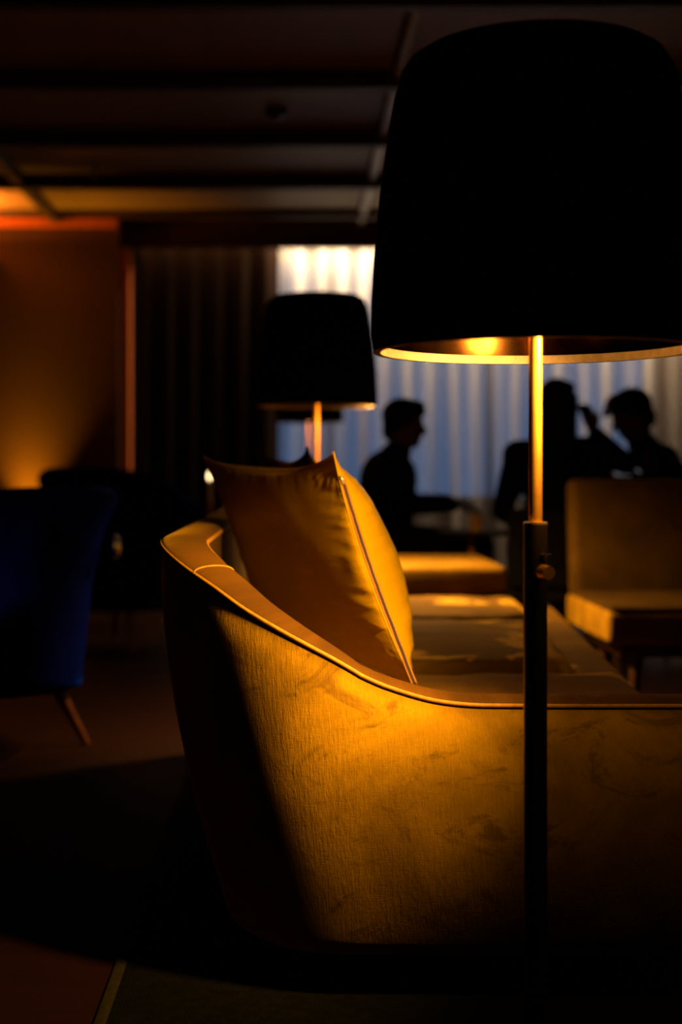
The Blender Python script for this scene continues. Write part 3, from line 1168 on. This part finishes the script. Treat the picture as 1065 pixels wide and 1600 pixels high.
def hand(wrist, direc, palm_n, thumb_side, curl):
    """capsules of a hand: palm, four unequal bent fingers and a thumb"""
    w, d, n = Vector(wrist), Vector(direc).normalized(), Vector(palm_n).normalized()
    sd = d.cross(n).normalized() * thumb_side
    n = sd.cross(d).normalized() * thumb_side
    segs = []
    for k in (-.024, -.008, .008, .024):
        segs.append((w + d * .012 + sd * k * .6, w + d * .085 + sd * k, .014, .012))
    for k, L in ((.027, .070), (.009, .080), (-.009, .074), (-.026, .058)):
        b = w + d * .088 + sd * k
        m = b + (d * math.cos(curl * .6) + n * math.sin(curl * .6)) * L * .45
        m2 = m + (d * math.cos(curl * 1.4) + n * math.sin(curl * 1.4)) * L * .32
        e = m2 + (d * math.cos(curl * 2.0) + n * math.sin(curl * 2.0)) * L * .25
        segs += [(b, m, .0095, .0088), (m, m2, .0088, .0080), (m2, e, .0080, .0068)]
    tb = w + d * .025 + sd * .026
    t1 = tb + (d * .7 + sd * .6 + n * .2).normalized() * .042
    t2 = t1 + (d * .9 + sd * .15 + n * .35).normalized() * .032
    segs += [(tb, t1, .0125, .0105), (t1, t2, .0105, .0085)]
    return segs


def person(label, J, face, look_up, shirt_mat, hairstyle, hands, group=None):
    """J: joints in world space; face = unit direction of the face"""
    org = Vector((J['hip'][0], J['hip'][1], 0))
    t = empty('person', org)
    g = {k: Vector(v) for k, v in J.items()}
    f = Vector(face).normalized()
    up = Vector(look_up).normalized()
    rt = f.cross(up).normalized()
    up = rt.cross(f).normalized()
    R = Matrix((rt, f, up)).transposed()         # local x right, y forward, z up
    hc = g['head']

    def H(x, y, z):
        return hc + rt * x + f * y + up * z
    I = Matrix.Identity(3)
    # --- torso frame
    sh_c = (g['sl'] + g['sr']) / 2
    torso = [(g['hip'], (g['hip'] + sh_c) / 2, .135, .125), ((g['hip'] + sh_c) / 2, sh_c - Vector((0, 0, .06)), .125, .130),
             (g['sl'], g['sr'], .062, .062), (sh_c, g['neck'], .075, .055)]
    hipv = (g['sr'] - g['sl']).normalized() * .085
    torso += [(g['hip'] - hipv, g['hip'] + hipv, .115, .115),
              (sh_c - Vector((0, 0, .10)) - hipv * .8, sh_c - Vector((0, 0, .10)) + hipv * .8, .10, .10)]
    legs = [(g['hip'] - hipv, g['kl'], .082, .058), (g['kl'], g['al'], .056, .038),
            (g['hip'] + hipv, g['kr'], .082, .058), (g['kr'], g['ar'], .056, .038)]
    arms = [(g['sl'], g['el'], .052, .040), (g['el'], g['wl'], .040, .027),
            (g['sr'], g['er'], .052, .040), (g['er'], g['wr'], .040, .027)]
    feet = []
    for a in ('al', 'ar'):
        q = g[a]
        fd = Vector(J.get('foot_dir', face))
        fd.z = 0
        fd.normalize()
        feet.append((Vector((q.x, q.y, .035)), Vector((q.x, q.y, .030)) + fd * .17, .034, .028))
    neck = [(g['neck'] - Vector((0, 0, .02)), H(0, -.015, -.06), .060, .056)]
    balls = [(H(0, -.012, .025), (.074, .093, .090), R), (H(0, .022, -.045), (.056, .062, .062), R),
             (H(0, .052, -.085), (.028, .026, .020), R),            # chin
             (H(-.073, -.005, -.012), (.010, .018, .030), R), (H(.073, -.005, -.012), (.010, .018, .030), R)]
    nose = [(H(0, .078, .015), H(0, .097, -.026), .008, .013), (H(-.018, .077, -.058), H(.018, .077, -.058), .008, .008),
            (H(-.034, .072, .026), H(.034, .072, .026), .010, .010)]
    hs = []
    for wname, d, n, sdn, curl in hands:
        hs += hand(g[wname], d, n, sdn, curl)
    body = capsules_mesh('body', torso + legs + arms + feet + neck + nose + hs, balls, 0.0075, M['skin'], t, 3, org)
    for sx in (-1, 1):
        bm = bmesh.new()
        bmesh.ops.create_uvsphere(bm, u_segments=12, v_segments=8, radius=.011, matrix=Matrix.Translation(H(sx * .031, .074, .008) - org))
        bm_obj('eye', bm, M['eye'], t)
    gr = lambda L, d: [(a, b, ra + d, rb + d) for a, b, ra, rb in L]
    capsules_mesh('shirt', gr(torso, .012) + gr(arms[0:1] + arms[2:3], .012) +
                  [(a, a + (b - a) * .93, ra + .011, rb + .011) for a, b, ra, rb in (arms[1], arms[3])], [], 0.012, shirt_mat, t, 5, org)
    capsules_mesh('trousers', gr(legs, .012) + [(g['hip'] - hipv, g['hip'] + hipv, .13, .13)], [], 0.014, M['trousers'], t, 4, org)
    for ft in feet:
        capsules_mesh('shoe', gr([ft], .008), [], 0.010, M['black_cloth'], t, 2, org)
    hb = [(H(0, -.022, .042), (.083, .098, .088), R), (H(0, .030, .090), (.066, .060, .036), R),
          (H(-.066, -.02, .02), (.020, .050, .055), R), (H(.066, -.02, .02), (.020, .050, .055), R), (H(0, -.07, -.02), (.066, .040, .065), R)]
    hseg = []
    if hairstyle == 'long':
        for k in (-.062, -.03, 0, .03, .062):
            hseg.append((H(k, -.055 + abs(k) * .5, .03), H(k * 1.25, -.075 + abs(k) * .3, -.24), .040, .030))
        hseg += [(H(-.072, .0, .03), H(-.085, -.005, -.20), .026, .020), (H(.072, -.02, .03), H(.085, -.03, -.20), .026, .020)]
    elif hairstyle == 'fringe':
        for k in (-.05, -.025, 0, .025, .05):
            hseg.append((H(k, .05, .088), H(k * 1.1, .094, .050), .026, .014))
    else:
        for k in (-.045, -.015, .015, .045):
            hseg.append((H(k, .055, .085), H(k * 1.05, .080, .066), .022, .015))
    capsules_mesh('hair', hseg, hb, 0.008, M['hair'], t, 2, org)
    tag(t, label, 'person', group)
    return t


# left person, in profile, facing right, hands together over the table
person('person with short dark hair in dark clothes seated left, in profile, hands held forward',
       dict(head=(0.520, 6.80, 1.080), neck=(0.485, 6.80, 0.955), hip=(0.415, 6.83, 0.520), sl=(0.44, 6.99, 0.885), sr=(0.44, 6.63, 0.885),
            el=(0.52, 7.03, 0.70), wl=(0.745, 6.86, 0.715), er=(0.53, 6.60, 0.70), wr=(0.745, 6.70, 0.700),
            kl=(0.86, 6.96, 0.505), kr=(0.86, 6.66, 0.505), al=(0.80, 6.97, 0.09), ar=(0.80, 6.65, 0.09)),
       (1.0, -0.12, -0.10), (0.05, 0, 1), M['navy_cloth'], 'short',
       [('wl', (1, -.25, -.1), (0, -.3, -1), 1, .75), ('wr', (1, .2, -.1), (0, .3, -1), -1, .75)])
dark_chair((0.40, 6.83, 0), math.radians(90), 'dark padded chair under the left seated person')

# middle person, back to the camera, long hair, head on hand
person('person with long dark hair in black, seated with back turned and cheek on hand',
       dict(head=(1.170, 6.36, 1.145), neck=(1.165, 6.33, 1.015), hip=(1.150, 6.28, 0.520), sl=(0.985, 6.33, 0.925), sr=(1.325, 6.33, 0.945),
            el=(0.93, 6.42, 0.68), wl=(1.02, 6.64, 0.62), er=(1.475, 6.36, 0.890), wr=(1.335, 6.40, 1.035),
            kl=(1.06, 6.76, 0.505), kr=(1.25, 6.76, 0.505), al=(1.06, 6.72, 0.09), ar=(1.25, 6.72, 0.09), foot_dir=(0, 1, 0)),
       (0.55, 0.83, -0.05), (0, 0, 1), M['black_cloth'], 'long',
       [('wl', (.5, .6, -.3), (0, 0, -1), 1, .6), ('wr', (-.30, .05, 1), (-.35, .9, 0), -1, .75)])
dark_chair((1.150, 6.29, 0), math.radians(180), 'dark padded chair under the long-haired person')

# right person, facing left, looking down at a phone
person('person with fringe of dark hair seated at right, head bowed towards a lit phone',
       dict(head=(1.555, 6.62, 1.115), neck=(1.605, 6.63, 0.990), hip=(1.87, 6.66, 0.520), sl=(1.66, 6.44, 0.910), sr=(1.66, 6.82, 0.910),
            el=(1.58, 6.38, 0.74), wl=(1.525, 6.47, 0.835), er=(1.50, 6.86, 0.82), wr=(1.41, 6.72, 0.905),
            kl=(1.50, 6.58, 0.505), kr=(1.50, 6.86, 0.505), al=(1.53, 6.58, 0.09), ar=(1.53, 6.86, 0.09), foot_dir=(-1, 0, 0)),
       (-1.0, -0.10, -0.42), (-0.40, 0, 1), M['navy_cloth'], 'fringe',
       [('wl', (-.75, .3, .15), (0, -.2, 1), 1, .8), ('wr', (-.8, -.5, -.3), (0, 0, -1), 1, .5)])
dark_chair((1.89, 6.66, 0), math.radians(-90), 'dark padded chair under the person looking at a phone')
ph = empty('phone', (1.50, 6.46, 0.852), math.radians(4))
ph.rotation_euler = (math.radians(28), 0, math.radians(4))
tag(ph, 'phone with pale lit screen held by the person at right', 'phone')
box_obj('case', (-.066, -.035, -.008), (.066, .035, 0), M['phone'], ph, .003, 2)
box_obj('screen', (-.062, -.032, 0), (.062, .032, .001), M['screen'], ph)
